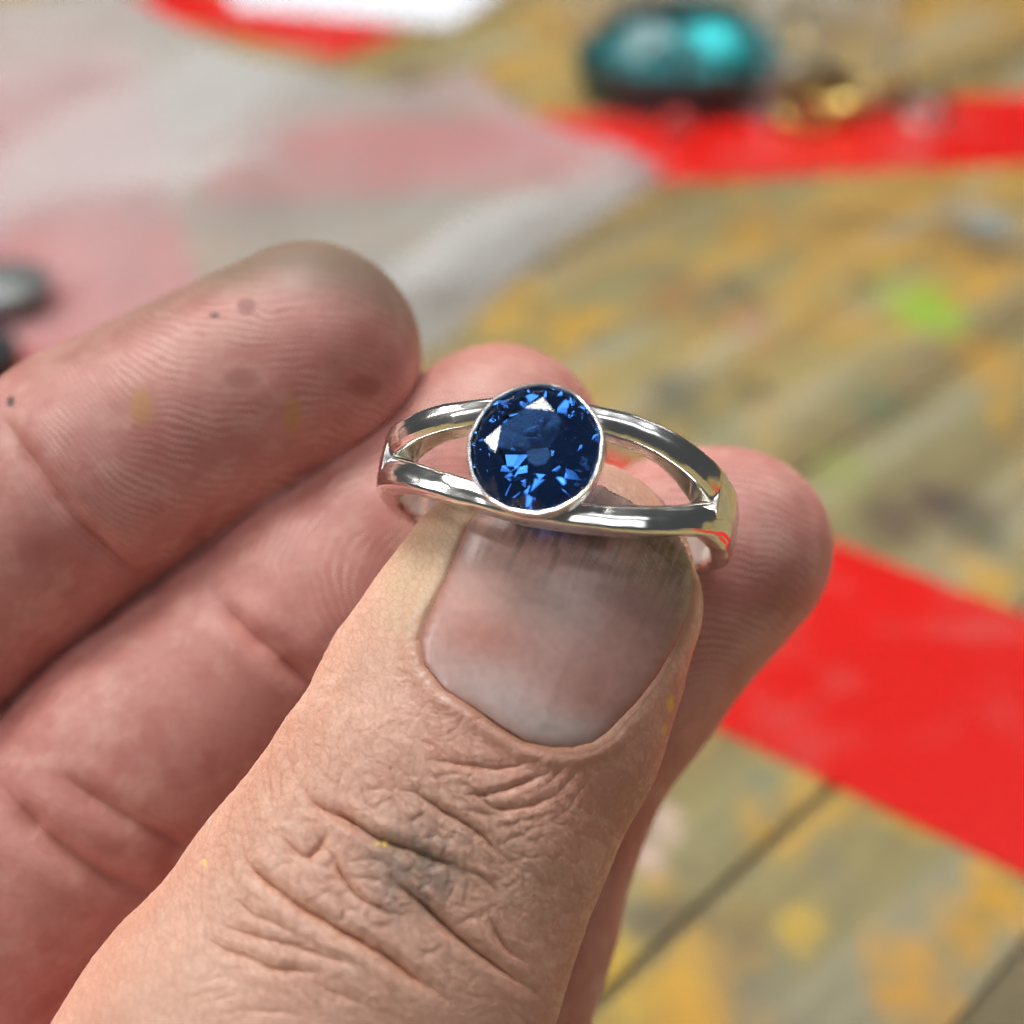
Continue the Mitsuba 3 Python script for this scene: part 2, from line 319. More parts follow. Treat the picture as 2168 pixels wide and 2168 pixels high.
put('grey_bead', bead, 'grey_metal', smooth=50, label='round grey metal bead on the red patch at the left edge', category='bead')
scene['dark_metal'] = {'type': 'principled', 'base_color': rgb(0.03, 0.04, 0.04), 'roughness': 0.35, 'specular': 0.5}
bq = bench(-45, 800)
b2 = trimesh.creation.revolve(np.array([[0.001, 0], [5, 0.3], [8.0, 2.0], [8.6, 4.2], [7.4, 6.4], [4, 7.6], [0.001, 8.0]]), sections=40)
b2.apply_translation([bq[0], bq[1], 0.8]); b2.apply_scale(0.001)
put('dark_bead', b2, 'dark_metal', smooth=50, label='nearly black bead at the left edge just above the hand', category='bead')

# ---------------------------------------------------------------- the hand: an implicit surface, meshed, refined where it is seen, then wrinkled
VIEW = np.array([0, 0, 1.0])
TN = norm([-0.12, 0.10, 0.98])                       # the way the thumb nail faces
THUMB = [(at(1207, 1226, 87.5), 7.5), (at(1165, 1290, 86.8), 8.9), (at(1060, 1500, 85.5), 9.6), (at(905, 1755, 84.0), 10.3), (at(778, 2000, 83), 11.5), (at(560, 2300, 82.5), 12.2), (np.array([-26, -52, -84.0]), 14.0)]
FOLD = [(at(1085, 1265, 87.0), 7.3), (at(960, 1480, 86.0), 8.2)]
INDEX = [(at(1535, 1165, 102), 7.6), (at(1302, 1410, 103), 8.1), (at(1160, 1600, 104), 8.5), (at(1050, 1930, 104), 8.8), (at(975, 2210, 104), 9.0), (np.array([-24, -50, -102.0]), 10.5)]
PAD = [(at(1430, 1200, 103.5), 8.0), (at(1235, 1470, 104), 8.1)]
MIDDLE = [(at(1055, 955, 105.5), 8.0), (at(690, 1265, 103.5), 8.5), (at(310, 1590, 102), 9.0), (at(-150, 2040, 100.5), 9.6), (np.array([-50, -46, -101.0]), 11.0)]
RING = [(at(652, 748, 102.5), 8.2), (at(190, 1003, 101.5), 9.0), (at(-250, 1350, 101), 9.6), (np.array([-66, -36, -101.0]), 10.5)]
LITTLE = [(np.array([-57, -6, -92.0]), 7.2), (np.array([-50, 8, -101.0]), 7.4), (np.array([-60, 6, -109.0]), 7.8), (np.array([-82, -20, -103.0]), 9.6)]
WRIST = np.array([-128, -60, -84.0])
PALM = [[(np.array([-24, -50, -102.0]), 10.5), (WRIST + [8, -6, 4], 17)], [(np.array([-50, -46, -101.0]), 11), (WRIST, 19)], [(np.array([-66, -36, -101.0]), 10.5), (WRIST, 19)], [(np.array([-82, -20, -103.0]), 9.6), (WRIST + [-4, 9, -2], 16)],
        [(np.array([-26, -52, -84.0]), 14), (WRIST + [8, -10, 8], 17)], [(WRIST, 19.5), (np.array([-205, -78, -66.0]), 24)], [(np.array([-46, -44, -96.0]), 12), (np.array([-80, -48, -92.0]), 16)]]


def smin(a, b, k):
    h = dr.maximum(k - dr.abs(a - b), 0) / k
    return dr.minimum(a, b) - h * h * k * 0.25


def seg(P, a, b, ra, rb, flat=1.0):
    a, b = np.asarray(a, float), np.asarray(b, float)
    ba = b - a
    px, py, pz = P[0] - float(a[0]), P[1] - float(a[1]), P[2] - float(a[2])
    h = dr.clip((px * float(ba[0]) + py * float(ba[1]) + pz * float(ba[2])) / float(ba @ ba), 0, 1)
    x, y, z = px - float(ba[0]) * h, py - float(ba[1]) * h, pz - float(ba[2]) * h
    if flat != 1.0:
        s = (x * float(TN[0]) + y * float(TN[1]) + z * float(TN[2])) * (1 / flat - 1)
        x, y, z = x + float(TN[0]) * s, y + float(TN[1]) * s, z + float(TN[2]) * s
    return dr.sqrt(x * x + y * y + z * z + 1e-9) - (float(ra) + (float(rb) - float(ra)) * h)


def chain(P, c, k=1.2, flat=None):
    d = None
    for i in range(len(c) - 1):
        f = 1.0 if flat is None else flat[i]
        e = seg(P, c[i][0], c[i + 1][0], c[i][1], c[i + 1][1], f)
        d = e if d is None else smin(d, e, k)
    return d


def sdf_thumb(P):
    return smin(chain(P, THUMB, 2.0, [0.72, 0.72, 0.74, 0.76, 0.82, 0.9]), seg(P, FOLD[0][0], FOLD[1][0], FOLD[0][1], FOLD[1][1], 0.72), 2.0)


def sdf(P):
    d = sdf_thumb(P)
    for c in (INDEX, MIDDLE, RING, LITTLE):
        e = chain(P, c)
        if c is INDEX:
            e = smin(e, seg(P, PAD[0][0], PAD[1][0], PAD[0][1], PAD[1][1]), 2.0)
        d = smin(d, e, 0.35)
    p = None
    for s in PALM:
        e = seg(P, s[0][0], s[1][0], s[0][1], s[1][1])
        p = e if p is None else smin(p, e, 9.0)
    return smin(d, p, 5.0)


def sdf_fingers(P):
    return dr.minimum(dr.minimum(chain(P, INDEX), chain(P, MIDDLE)), chain(P, RING))


def ev(f, V):
    return np.array(f([mi.Float(np.ascontiguousarray(V[:, i], dtype=np.float32)) for i in range(3)]), dtype=np.float64).ravel()


def grad(f, V, e=0.02):
    g = np.zeros_like(V)
    for k in ((1, -1, -1), (-1, -1, 1), (-1, 1, -1), (1, 1, 1)):
        k = np.array(k, float)
        g += k * ev(f, V + k * e)[:, None]
    return g / (4 * e)


def project(f, V, it=2):
    for _ in range(it):
        d, g = ev(f, V), grad(f, V)
        V = V - g * (d / np.maximum((g * g).sum(1), 0.15))[:, None]
    return V


def surface_nets(f, lo, hi, cell):
    n = [int(math.ceil((b - a) / cell)) + 1 for a, b in zip(lo, hi)]
    ax = [lo[i] + np.arange(n[i]) * cell for i in range(3)]
    G = np.stack(np.meshgrid(*ax, indexing='ij'), -1).reshape(-1, 3)
    D = ev(f, G).reshape(n)
    S = D < 0
    cnt, pos = np.zeros([m - 1 for m in n]), np.zeros([m - 1 for m in n] + [3])
    offs = [(i, j, k) for i in (0, 1) for j in (0, 1) for k in (0, 1)]
    cut = lambda A, o: A[o[0]:n[0] - 1 + o[0], o[1]:n[1] - 1 + o[1], o[2]:n[2] - 1 + o[2]]
    for a in offs:
        for k in range(3):
            if a[k] == 0:
                b = tuple(a[i] + (i == k) for i in range(3))
                da, db = cut(D, a), cut(D, b)
                m = (da < 0) != (db < 0)
                t = np.where(m, da / np.where(m, da - db, 1), 0)
                cnt += m
                for i in range(3):
                    pos[..., i] += m * (a[i] + (t if i == k else 0))
    act = cnt > 0
    idx = -np.ones(cnt.shape, int)
    idx[act] = np.arange(act.sum())
    V = np.array(lo) + (np.argwhere(act) + pos[act] / cnt[act][:, None]) * cell
    F = []
    for k in range(3):
        u, v = (k + 1) % 3, (k + 2) % 3
        sl0 = [slice(None)] * 3; sl0[k] = slice(0, n[k] - 1)
        sl1 = [slice(None)] * 3; sl1[k] = slice(1, n[k])
        A, B = S[tuple(sl0)], S[tuple(sl1)]
        e = np.argwhere(A != B)
        e = e[(e[:, u] > 0) & (e[:, v] > 0) & (e[:, u] < n[u] - 1) & (e[:, v] < n[v] - 1)]
        fl = A[tuple(e.T)]
        q = []
        for du, dv in ((-1, -1), (0, -1), (0, 0), (-1, 0)):
            c = e.copy(); c[:, u] += du; c[:, v] += dv
            q.append(idx[tuple(c.T)])
        q = np.stack(q, 1)
        q[~fl] = q[~fl][:, ::-1]
        F += [q[:, [0, 1, 2]], q[:, [0, 2, 3]]]
    return V, np.vstack(F)


def refine(V, F, target, f, rounds=4):
    for _ in range(rounds):
        E = np.sort(np.vstack([F[:, [0, 1]], F[:, [1, 2]], F[:, [2, 0]]]), 1)
        code, inv = np.unique(E[:, 0] * len(V) + E[:, 1], return_inverse=True)
        U = np.stack([code // len(V), code % len(V)], 1)
        mid = (V[U[:, 0]] + V[U[:, 1]]) / 2
        mark = np.linalg.norm(V[U[:, 0]] - V[U[:, 1]], axis=1) > target(mid) * 1.35
        if not mark.any():
            break
        new = -np.ones(len(U), int)
        new[mark] = len(V) + np.arange(mark.sum())
        V = np.vstack([V, project(f, mid[mark], 1)])
        m = new[inv].reshape(3, -1).T
        out, cnt = [F[(m < 0).all(1)]], (m >= 0).sum(1)
        for s in range(3):
            a, b, c = F[:, s], F[:, (s + 1) % 3], F[:, (s + 2) % 3]
            ab, bc, ca = m[:, s], m[:, (s + 1) % 3], m[:, (s + 2) % 3]
            w = (cnt == 1) & (ab >= 0)
            out += [np.stack([a, ab, c], 1)[w], np.stack([ab, b, c], 1)[w]]
            w = (cnt == 2) & (ca < 0)
            out += [np.stack([ab, b, bc], 1)[w], np.stack([a, ab, bc], 1)[w], np.stack([a, bc, c], 1)[w]]
        w = cnt == 3
        a, b, c, ab, bc, ca = *F[w].T, *m[w].T
        out += [np.stack(x, 1) for x in ((a, ab, ca), (ab, b, bc), (ca, bc, c), (ab, bc, ca))]
        F = np.vstack(out)
    return V, F


def to_px(V):
    return np.stack([PX / 2 + V[:, 0] / -V[:, 2] / KPX, PX / 2 - V[:, 1] / -V[:, 2] / KPX], 1)


def detail(mid):
    """Edge length wanted on the skin, mm: fine on the finger tips and thumb back that face the viewer."""
    p = to_px(mid)
    seen = (p[:, 0] > -60) & (p[:, 0] < PX + 60) & (p[:, 1] > 300) & (p[:, 1] < PX + 60)
    t = np.full(len(mid), 1.2)
    n = grad(sdf, mid[seen])
    t[seen] = np.where(n[:, 2] > -0.25, 0.105, 0.5)
    return t


def raycast(f, px, py, d0=60.0, d1=125.0):
    """The first point of the surface f along the lines of sight through the given pixels."""
    r = np.stack([(px - PX / 2) * KPX, (PX / 2 - py) * KPX, -np.ones(len(px))], 1)
    d = np.full(len(px), d0)
    for _ in range(60):
        d = np.minimum(d + ev(f, r * d[:, None]) * 0.8, d1)
    return r * d[:, None], d < d1 - 0.5


HV, HF = surface_nets(sdf, (-216, -112, -128), (28, 30, -40), 0.9)
HV = project(sdf, HV, 3)
HV, HF = refine(HV, HF, detail, sdf)
NB = norm(grad(sdf, HV))


def nz(P, s, o=3, seed=0):
    return meshkit.fbm(P / s, o, seed)


# --- nail outline (seen from the front) and the skin round it
NAIL = [(986, 1108), (957, 1178), (937, 1228), (903, 1298), (884, 1356), (895, 1410), (937, 1462), (999, 1500), (1057, 1540), (1110, 1572), (1165, 1586), (1214, 1588), (1258, 1576), (1293, 1551), (1351, 1490), (1396, 1432), (1433, 1368), (1460, 1306), (1470, 1245), (1464, 1190), (1446, 1150), (1420, 1112),
        (1371, 1083), (1320, 1055), (1269, 1028), (1200, 1010), (1120, 1012), (1040, 1045)]
nail_poly = shapely.Polygon(NAIL).buffer(10).buffer(-10)
HP = to_px(HV)
dth = ev(sdf_thumb, HV)
on_thumb = (dth < 0.25) & (ev(sdf, HV) < 0.05)
front = on_thumb & (NB[:, 2] > -0.1)
sd = np.full(len(HV), -99.0)
near = front & (HP[:, 0] > 780) & (HP[:, 0] < 1600) & (HP[:, 1] > 900) & (HP[:, 1] < 1700)
pts = shapely.points(HP[near])
dd = shapely.distance(pts, nail_poly.exterior) * KPX * 81
sd[near] = np.where(shapely.contains(nail_poly, pts), dd, -dd)

disp = np.zeros(len(HV))
# broad unevenness of flesh
disp += (nz(HV, 9.0, 2, 3) - 0.5) * 0.7 * (~on_thumb) + (nz(HV, 6.0, 2, 4) - 0.5) * 0.5 * on_thumb
tip_side = sstep(1180, 1060, HP[:, 1] - 0.25 * (HP[:, 0] - 1200))          # towards the free edge
fold = np.exp(-((sd + 0.55) / 0.5) ** 2) * (1 - tip_side) * (0.45 + 1.1 * nz(HV, 1.8, 2, 13))
disp += np.where(sd > -5, (0.22 - 0.12 * sstep(1250, 1400, HP[:, 0]) - 0.14 * sstep(1330, 1200, HP[:, 1])) * fold - 0.30 * sstep(-0.15, 0.30, sd) - 0.5 * tip_side * sstep(-2.5, 0, sd), 0)

# --- creases: (pixels in a crop, crop origin, crop scale) -> lines on the skin
Z3, Z4, Z2 = ((400, 1650), 3.73), ((850, 1500), 3.22), ((0, 1200), 1.996)
CREASES = [  # depth mm, half width mm, redness
    (Z3, .50, .26, [(380, 300), (400, 450), (420, 600), (470, 680), (560, 770), (680, 860), (760, 920), (880, 1010), (1000, 1080), (1150, 1170), (1300, 1250), (1450, 1340), (1600, 1430), (1750, 1550), (1865, 1620), (2000, 1720), (2150, 1830)]),
    (Z3, .50, .24, [(820, 20), (930, 100), (960, 190), (1080, 240), (1200, 280), (1330, 350), (1430, 420), (1560, 480), (1700, 530), (1865, 600), (2020, 650), (2160, 720), (2260, 830), (2330, 920)]),
    (Z3, .30, .30, [(740, 480), (830, 570), (930, 620), (1000, 570), (1060, 480), (1110, 420)]),
    (Z3, .14, .12, [(960, 210), (940, 380), (930, 500), (930, 610)]),
    (Z3, .30, .15, [(1110, 520), (1130, 600), (1170, 700), (1230, 800), (1310, 910), (1420, 980), (1550, 1040), (1720, 1090)]),
    (Z3, .18, .12, [(1230, 800), (1380, 780), (1520, 790), (1600, 760)]),
    (Z3, .55, .24, [(1540, 720), (1650, 830), (1750, 900), (1865, 990), (2000, 1120), (2130, 1240), (2270, 1350), (2440, 1470), (2600, 1590), (2780, 1710)]),
    (Z3, .16, .12, [(930, 630), (1050, 690), (1170, 720)]),
    (Z3, .16, .12, [(600, 760), (680, 700), (780, 660), (930, 625)]),
    (Z3, .20, .20, [(330, 940), (480, 1060), (650, 1130), (750, 1190), (860, 1230)]),
    (Z3, .22, .20, [(200, 1140), (450, 1220), (650, 1270), (800, 1310), (1000, 1370), (1250, 1450), (1450, 1500)]),
    (Z3, .24, .20, [(60, 1200), (270, 1340), (500, 1420), (640, 1500), (850, 1520), (1100, 1530)]),
    (Z3, .18, .22, [(830, 1560), (1050, 1640), (1250, 1730), (1400, 1800), (1600, 1860)]),
    (Z3, .12, .20, [(-60, 1620), (250, 1560), (400, 1540)]), (Z3, .12, .20, [(-60, 1780), (300, 1720), (560, 1680)]), (Z3, .14, .22, [(100, 1890), (400, 1830), (700, 1840), (1000, 1900)]),
    (Z3, .12, .18, [(-200, 1750), (100, 1690), (380, 1640)]), (Z3, .12, .16, [(150, 1480), (400, 1490), (600, 1530)]),
    (Z3, .14, .12, [(1500, 1010), (1600, 980), (1740, 930)]), (Z3, .13, .12, [(1550, 1060), (1650, 1000), (1850, 985)]), (Z3, .14, .12, [(1170, 1150), (1220, 1080), (1240, 990)]),
    (Z3, .14, .12, [(1500, 1050), (1530, 1150), (1560, 1230)]), (Z3, .12, .12, [(620, 180), (640, 80), (620, -40)]), (Z3, .12, .12, [(1450, 700), (1480, 620), (1440, 560)]), (Z3, .12, .1, [(560, 380), (700, 400), (860, 480)]),
    (Z4, .34, .17, [(-30, 555), (100, 570), (200, 640), (350, 740), (450, 790), (560, 870), (640, 960), (720, 1040)]),
    (Z4, .16, .12, [(350, 745), (550, 720), (700, 740), (860, 720)]), (Z4, .24, .22, [(150, 330), (260, 350), (500, 390), (700, 410), (900, 375)]),
    (Z4, .28, .14, [(420, 600), (540, 590), (700, 560), (860, 510), (1010, 430)]), (Z4, .24, .16, [(470, 540), (560, 620), (640, 680), (760, 690), (920, 650), (1060, 600)]),
    (Z4, .16, .12, [(-20, 800), (120, 740), (220, 670)]), (Z4, .15, .11, [(80, 920), (220, 870), (330, 820)]), (Z4, .20, .15, [(420, 1100), (560, 1150), (640, 1220), (700, 1300)]),
    (Z4, .16, .12, [(330, 1500), (450, 1440), (600, 1420)]), (Z4, .18, .12, [(290, 1390), (340, 1280), (390, 1150)]), (Z4, .26, .22, [(600, 1420), (680, 1560), (760, 1680), (880, 1740)]),
    (Z4, .15, .12, [(100, 470), (300, 455), (500, 450), (640, 470)]), (Z4, .15, .12, [(250, 660), (450, 700), (700, 750)]), (Z4, .14, .1, [(560, 860), (700, 800), (900, 760), (1050, 690)]),
    (Z4, .14, .1, [(640, 950), (800, 870), (960, 800)]), (Z4, .13, .1, [(330, 420), (420, 520), (470, 600)]), (Z4, .13, .1, [(430, 430), (520, 520), (560, 590)]), (Z4, .12, .1, [(70, 180), (200, 240), (330, 300)]),
    (Z4, .12, .12, [(60, 1720), (200, 1660), (330, 1600)]), (Z4, .14, .12, [(480, 850), (500, 1000), (560, 1120)]), (Z4, .12, .1, [(300, 960), (330, 1040), (420, 1090)]),
    (Z4, .12, .12, [(880, 560), (1000, 500), (1120, 400), (1200, 300)]), (Z4, .12, .12, [(960, 640), (1080, 560), (1190, 450), (1280, 340)]), (Z4, .12, .12, [(1000, 780), (1140, 680), (1230, 560), (1330, 420)]),
    # finger joints
    (Z2, .80, .55, [(868, 40), (880, 80), (950, 180), (1060, 290), (1200, 400), (1330, 510), (1450, 600)]),
    (Z2, .70, .55, [(230, 850), (300, 920), (400, 990), (500, 1050), (620, 1110), (760, 1180), (900, 1250)]), (Z2, .9, .7, [(-20, 900), (100, 1050), (190, 1150), (300, 1230), (450, 1320), (600, 1380), (760, 1420)]),
    (((0, 450), 1.932), .75, .55, [(-40, 780), (20, 860), (100, 980), (200, 1110), (330, 1270), (420, 1360), (500, 1440), (620, 1530), (700, 1560)]),
]
first_hit = [sdf_thumb if i < len(CREASES) - 4 else sdf_fingers for i in range(len(CREASES))]
redness = np.zeros(len(HV))
rim_up = np.zeros(len(HV))
CP, CW, CD, CT = [], [], [], []
for ((org, sc), dep, wid, line), hit in zip(CREASES, first_hit):
    L = np.array(line, float) / sc + org
    s = np.r_[0, np.cumsum(np.linalg.norm(np.diff(L, axis=0), axis=1))]
    t = np.linspace(0, s[-1], max(8, int(s[-1] / 2.5)))
    q = np.stack([np.interp(t, s, L[:, 0]), np.interp(t, s, L[:, 1])], 1)
    ker = np.hanning(15); ker /= ker.sum()
    if len(q) > 15:
        q = np.stack([np.convolve(np.pad(q[:, i], 7, mode='reflect', reflect_type='odd'), ker, 'valid') for i in (0, 1)], 1)
    q = q + (meshkit.fbm(np.stack([t / 22, t * 0 + dep * 99, t * 0], 1), 2, 5)[:, None] - 0.5) * np.array([6, 9])
    W, ok = raycast(hit, q[:, 0], q[:, 1])
    W = W[ok]
    if len(W) < 4:
        continue
    u = np.linspace(0, 1, len(W))
    dep = dep * (0.62 if dep < 0.19 else 1.0)
    taper = np.clip(np.minimum(u, 1 - u) / (0.45 if dep < 0.19 else 0.25), 0, 1) ** 1.1 * (0.75 + 0.5 * meshkit.noise(np.stack([u * 9, u * 0 + wid * 50, u * 0], 1), 3))
    fing = hit is sdf_fingers
    d, j = cKDTree(W).query(HV, distance_upper_bound=wid * 5.5)
    m = np.isfinite(d)
    g, tj = d[m] / wid, taper[j[m]]
    okside = sstep(0.15, 0.55, NB[m][:, 2]) * (~on_thumb[m] if fing else on_thumb[m])
    disp[m] -= dep * tj * ((0.75 * np.exp(-(g / 0.40) ** 2) if not fing else 0.2 * np.exp(-(g / 0.3) ** 2)) + (0.45 if not fing else 0.75) * np.exp(-(g / (1.6 if not fing else 1.2)) ** 2) - 0.14 * np.exp(-((g - 3.0) / 1.3) ** 2)) * okside
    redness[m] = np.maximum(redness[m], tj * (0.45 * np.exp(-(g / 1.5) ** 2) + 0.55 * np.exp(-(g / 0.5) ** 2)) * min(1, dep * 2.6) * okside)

# --- fine relief of the thumb's back: small folds across and a net of lines
axis = norm(THUMB[2][0] - THUMB[4][0]); lat = norm(np.cross(axis, TN))
ua, ul = HV @ axis, HV @ lat
kn = np.exp(-(((HP[:, 0] - 830) / 420) ** 2 + ((HP[:, 1] - 1800) / 330) ** 2))     # the loose skin over the joint
w1, w2 = (nz(HV, 2.6, 2, 8) - 0.5) * 3, (nz(HV, 2.6, 2, 9) - 0.5) * 3
net = np.zeros(len(HV)); flake = np.zeros(len(HV))
side = sstep(60, 330, HP[:, 0] - 1170 + 0.45 * (HP[:, 1] - 1500)) * sstep(2300, 1700, HP[:, 1])      # right flank: lines run along the thumb
for ang, across, length, sd_, wgt in ((-12, .62, 4.5, 21, 1.0), (28, .70, 3.0, 22, .75), (-48, .66, 3.0, 23, .8), (62, .8, 2.2, 24, .5), (88, .42, 3.6, 25, 0.0), (8, .34, 1.6, 26, .55), (-70, .40, 1.6, 27, .45)):
    a = math.radians(ang)
    p1, p2 = (ul + w1) * math.cos(a) + (ua + w2) * math.sin(a), -(ul + w1) * math.sin(a) + (ua + w2) * math.cos(a)
    f = meshkit.noise(np.stack([p1 / length, p2 / across, HV[:, 2] / 9 + sd_], 1), sd_)
    k = wgt * (1 - 0.8 * side) + (side * 1.0 if ang == 88 else 0)
    line = np.exp(-((f - 0.5) / 0.055) ** 2)
    net = np.maximum(net, k * line)
    flake += k * (f - 0.5) * 0.35
cell = np.abs(2 * meshkit.fbm(HV / 0.75, 2, 31) - 1)
cell2 = np.abs(2 * meshkit.fbm(HV / 0.42 + 7, 2, 37) - 1)
smooth_nail = 1 - sstep(-0.3, 0.0, sd)
amp = on_thumb * smooth_nail * (NB[:, 2] > -0.2) * (0.5 + 0.9 * nz(HV, 5.0, 2, 43))
disp += amp * (-0.060 * net * (0.5 + 0.7 * kn) + 0.06 * flake * (0.4 + 0.8 * kn) + (nz(HV, 2.4, 2, 41) - 0.5) * 0.34 * kn)

# hair-fine criss-cross lines, their heading drifting over the skin
drift = (nz(HV, 4.0, 2, 46) - 0.5) * 2.6
micro = np.zeros(len(HV))
for q, (ang, across, length) in enumerate(((20, .21, .9), (-40, .23, .9), (75, .22, .8), (100, .27, 1.6))):
    a = math.radians(ang) + drift
    p1, p2 = ul * np.cos(a) + ua * np.sin(a), -ul * np.sin(a) + ua * np.cos(a)
    f = meshkit.noise(np.stack([p1 / length, p2 / across, HV[:, 2] / 6 + q * 7], 1), 60 + q)
    k = (1 - 0.7 * side) if ang != 100 else (0.25 + side)
    micro = np.maximum(micro, k * np.exp(-((f - 0.5) / 0.085) ** 2))
rng = np.random.default_rng(7)


def cells(size, stretch, seed):
    """Little skin fields bounded by furrows: (furrow 0..1, a random number per field, the tilt across the field)."""
    P = np.stack([(ul + 0.5 * w1 * size) / (size * stretch) + 0.4 * ua / size, (ua + 0.5 * w2 * size) / size], 1)
    lo, hi = P[on_thumb].min(0) - 2, P[on_thumb].max(0) + 2
    g = np.stack(np.meshgrid(np.arange(lo[0], hi[0]), np.arange(lo[1], hi[1]), indexing='ij'), -1).reshape(-1, 2)
    C = g + np.random.default_rng(seed).uniform(0.05, 0.95, g.shape)
    fur, rnd, tl = np.zeros(len(HV)), np.zeros(len(HV)), np.zeros(len(HV))
    sel = np.nonzero(on_thumb & (NB[:, 2] > -0.25))[0]
    d, j = cKDTree(C).query(P[sel], k=2)
    R = np.random.default_rng(seed + 1).uniform(-1, 1, (len(C), 3))
    fur[sel] = np.exp(-((d[:, 1] - d[:, 0]) / 0.17) ** 2)
    rnd[sel] = R[j[:, 0], 0]
    tl[sel] = ((P[sel] - C[j[:, 0]]) * R[j[:, 0], 1:]).sum(1)
    return fur, rnd, tl


f1, r1, t1_ = cells(0.95, 1.35, 11)
f2, r2, t2_ = cells(0.42, 1.5, 12)
front_amt = on_thumb * smooth_nail * (NB[:, 2] > -0.2)
disp += front_amt * (-0.045 * f1 * kn + 0.034 * t1_ * kn - 0.013 * f2 * (0.35 + 0.65 * kn) * (1 - 0.5 * side) + 0.012 * t2_ * kn)
grit = nz(HV, 0.26, 2, 47) - 0.5
disp += on_thumb * smooth_nail * (-0.012 * micro * (0.5 + 0.9 * kn) + 0.004 * grit)

# --- finger prints
ridgec = np.zeros(len(HV)); ridgem = np.zeros(len(HV))
x, y = HV[:, 0], HV[:, 1]
dch = np.stack([ev(lambda P, c=c: chain(P, c), HV) for c in (INDEX, MIDDLE, RING)], 1)
who = np.where(on_thumb, -1, np.argmin(dch, 1))
wz = (nz(HV, 3.2, 2, 51) - 0.5) * 1.3


def along(c):
    a = norm(c[0][0] - c[1][0])
    return (HV - c[0][0]) @ a


c0 = at(1490, 1520, 96)
gI = np.hypot(x - c0[0], (y - c0[1])) + wz
c1 = at(960, 1230, 97)
gM = np.hypot((x - c1[0]) * 0.8, y - c1[1]) + wz
c2 = at(560, 800, 94)
un = (x - c2[0])
gR = y + 0.72 * un ** 3 / (3 * 90) - 0.02 * un + wz * 1.2
for k, g, per, c, reach in ((0, gI, 0.52, INDEX, -10), (1, gM, 0.50, MIDDLE, -19), (2, gR, 0.56, RING, -21)):
    m = (who == k) & (NB[:, 2] > -0.1)
    al = along(c)
    w = sstep(reach - 2, reach + 5, al[m]) * np.clip(3.2 * nz(HV[m], 2.0, 3, 61 + k) - 1.05, 0.05, 1) * sstep(-0.1, 0.3, NB[m][:, 2])
    s = np.sin(2 * np.pi * g[m] / per + 3.0 * nz(HV[m], 0.9, 2, 91) + 5.0 * nz(HV[m], 3.5, 2, 92))
    ridgec[m], ridgem[m] = s, w
    disp[m] += 0.005 * w * s

HV2 = HV + NB * disp[:, None]

# --- skin colour: flesh tones by place on the hand, prints, painted crease shade, grime
peach, pink, deep = np.array([0.700, 0.425, 0.320]), np.array([0.520, 0.228, 0.195]), np.array([0.33, 0.105, 0.075])
col = np.where(on_thumb[:, None], peach, pink)
col = col * (0.88 + 0.24 * nz(HV, 2.2, 3, 71))[:, None]
mott = sstep(0.42, 0.72, nz(HV, 4.5, 2, 73))[:, None]
col = col * (1 - mott * 0.5) + np.where(on_thumb[:, None], np.array([0.56, 0.27, 0.185]), np.array([0.40, 0.125, 0.105])) * mott * 0.5


def tint(c, k):
    global col
    k = np.clip(k, 0, 1)[:, None]
    col = col * (1 - k) + np.asarray(c) * k


def spot(px, py, rx, ry, rot=0.0, hard=0.0):
    a = math.radians(rot)
    u, v = (HP[:, 0] - px), (HP[:, 1] - py)
    uu, vv = u * math.cos(a) + v * math.sin(a), -u * math.sin(a) + v * math.cos(a)
    r = np.sqrt((uu / rx) ** 2 + (vv / ry) ** 2) + (nz(HV, 2.2, 2, 81) - 0.5) * 0.6
    return sstep(1.15, 0.35 + hard * 0.5, r)


tint([0.60, 0.33, 0.27], (~on_thumb) * sstep(0.50, 0.70, nz(HV, 1.5, 3, 101)) * 0.45)
tint([0.40, 0.12, 0.10], (~on_thumb) * sstep(0.52, 0.72, nz(HV + 31, 2.4, 3, 102)) * 0.40)
tint([0.36, 0.13, 0.10], (~on_thumb) * np.exp(-(cell / 0.09) ** 2) * 0.22)
tint([0.62, 0.27, 0.20], (who == 1) * 0.28 * sstep(900, 700, HP[:, 1]))
# thumb: redder beyond the nail root and along the right side
tint([0.46, 0.195, 0.150], front * np.clip(spot(1240, 1650, 340, 150, 12) * 0.7 + spot(960, 1500, 120, 110, 40) * 0.5, 0, .8))
tint([0.43, 0.195, 0.155], front * sstep(1080, 1380, HP[:, 0] + 0.42 * (HP[:, 1] - 1700)) * 0.75 * sstep(1300, 1500, HP[:, 1]))
tint([0.58, 0.47, 0.29], front * spot(930, 1180, 120, 200, 30) * 0.75)                # yellowish pale edge by the ring
tint([0.40, 0.31, 0.16], front * spot(1500, 1180, 60, 130, 10) * 0.7)
tint([0.46, 0.19, 0.10], front * redness * 0.75)  # shade of the thumb creases, painted into the skin as red-brown
tint([0.33, 0.105, 0.075], (~on_thumb) * redness * 0.55)  # painted shade in the finger creases
tint([0.74, 0.47, 0.41], (~on_thumb) * ridgem * np.clip(ridgec, 0, 1) ** 2 * 0.62)
tint([0.36, 0.115, 0.095], (~on_thumb) * ridgem * np.clip(-ridgec, 0, 1) * 0.08)
tint([0.68, 0.50, 0.38], amp * np.clip(cell2 * 1.6 - 0.4, 0, 1) * 0.20)
tint([0.42, 0.19, 0.12], amp * np.clip(net, 0, 1) * (0.16 + 0.16 * kn))
tint([0.42, 0.17, 0.11], front_amt * np.clip(f1 * kn * 0.45 + f2 * (0.24 + 0.18 * kn), 0, 1))
tint([0.74, 0.53, 0.41], front_amt * np.clip(r1 * 0.6 * kn + r2 * 0.4, 0, 1) * 0.45)
tint([0.40, 0.19, 0.125], on_thumb * smooth_nail * np.clip(micro, 0, 1) * (0.24 + 0.2 * kn))
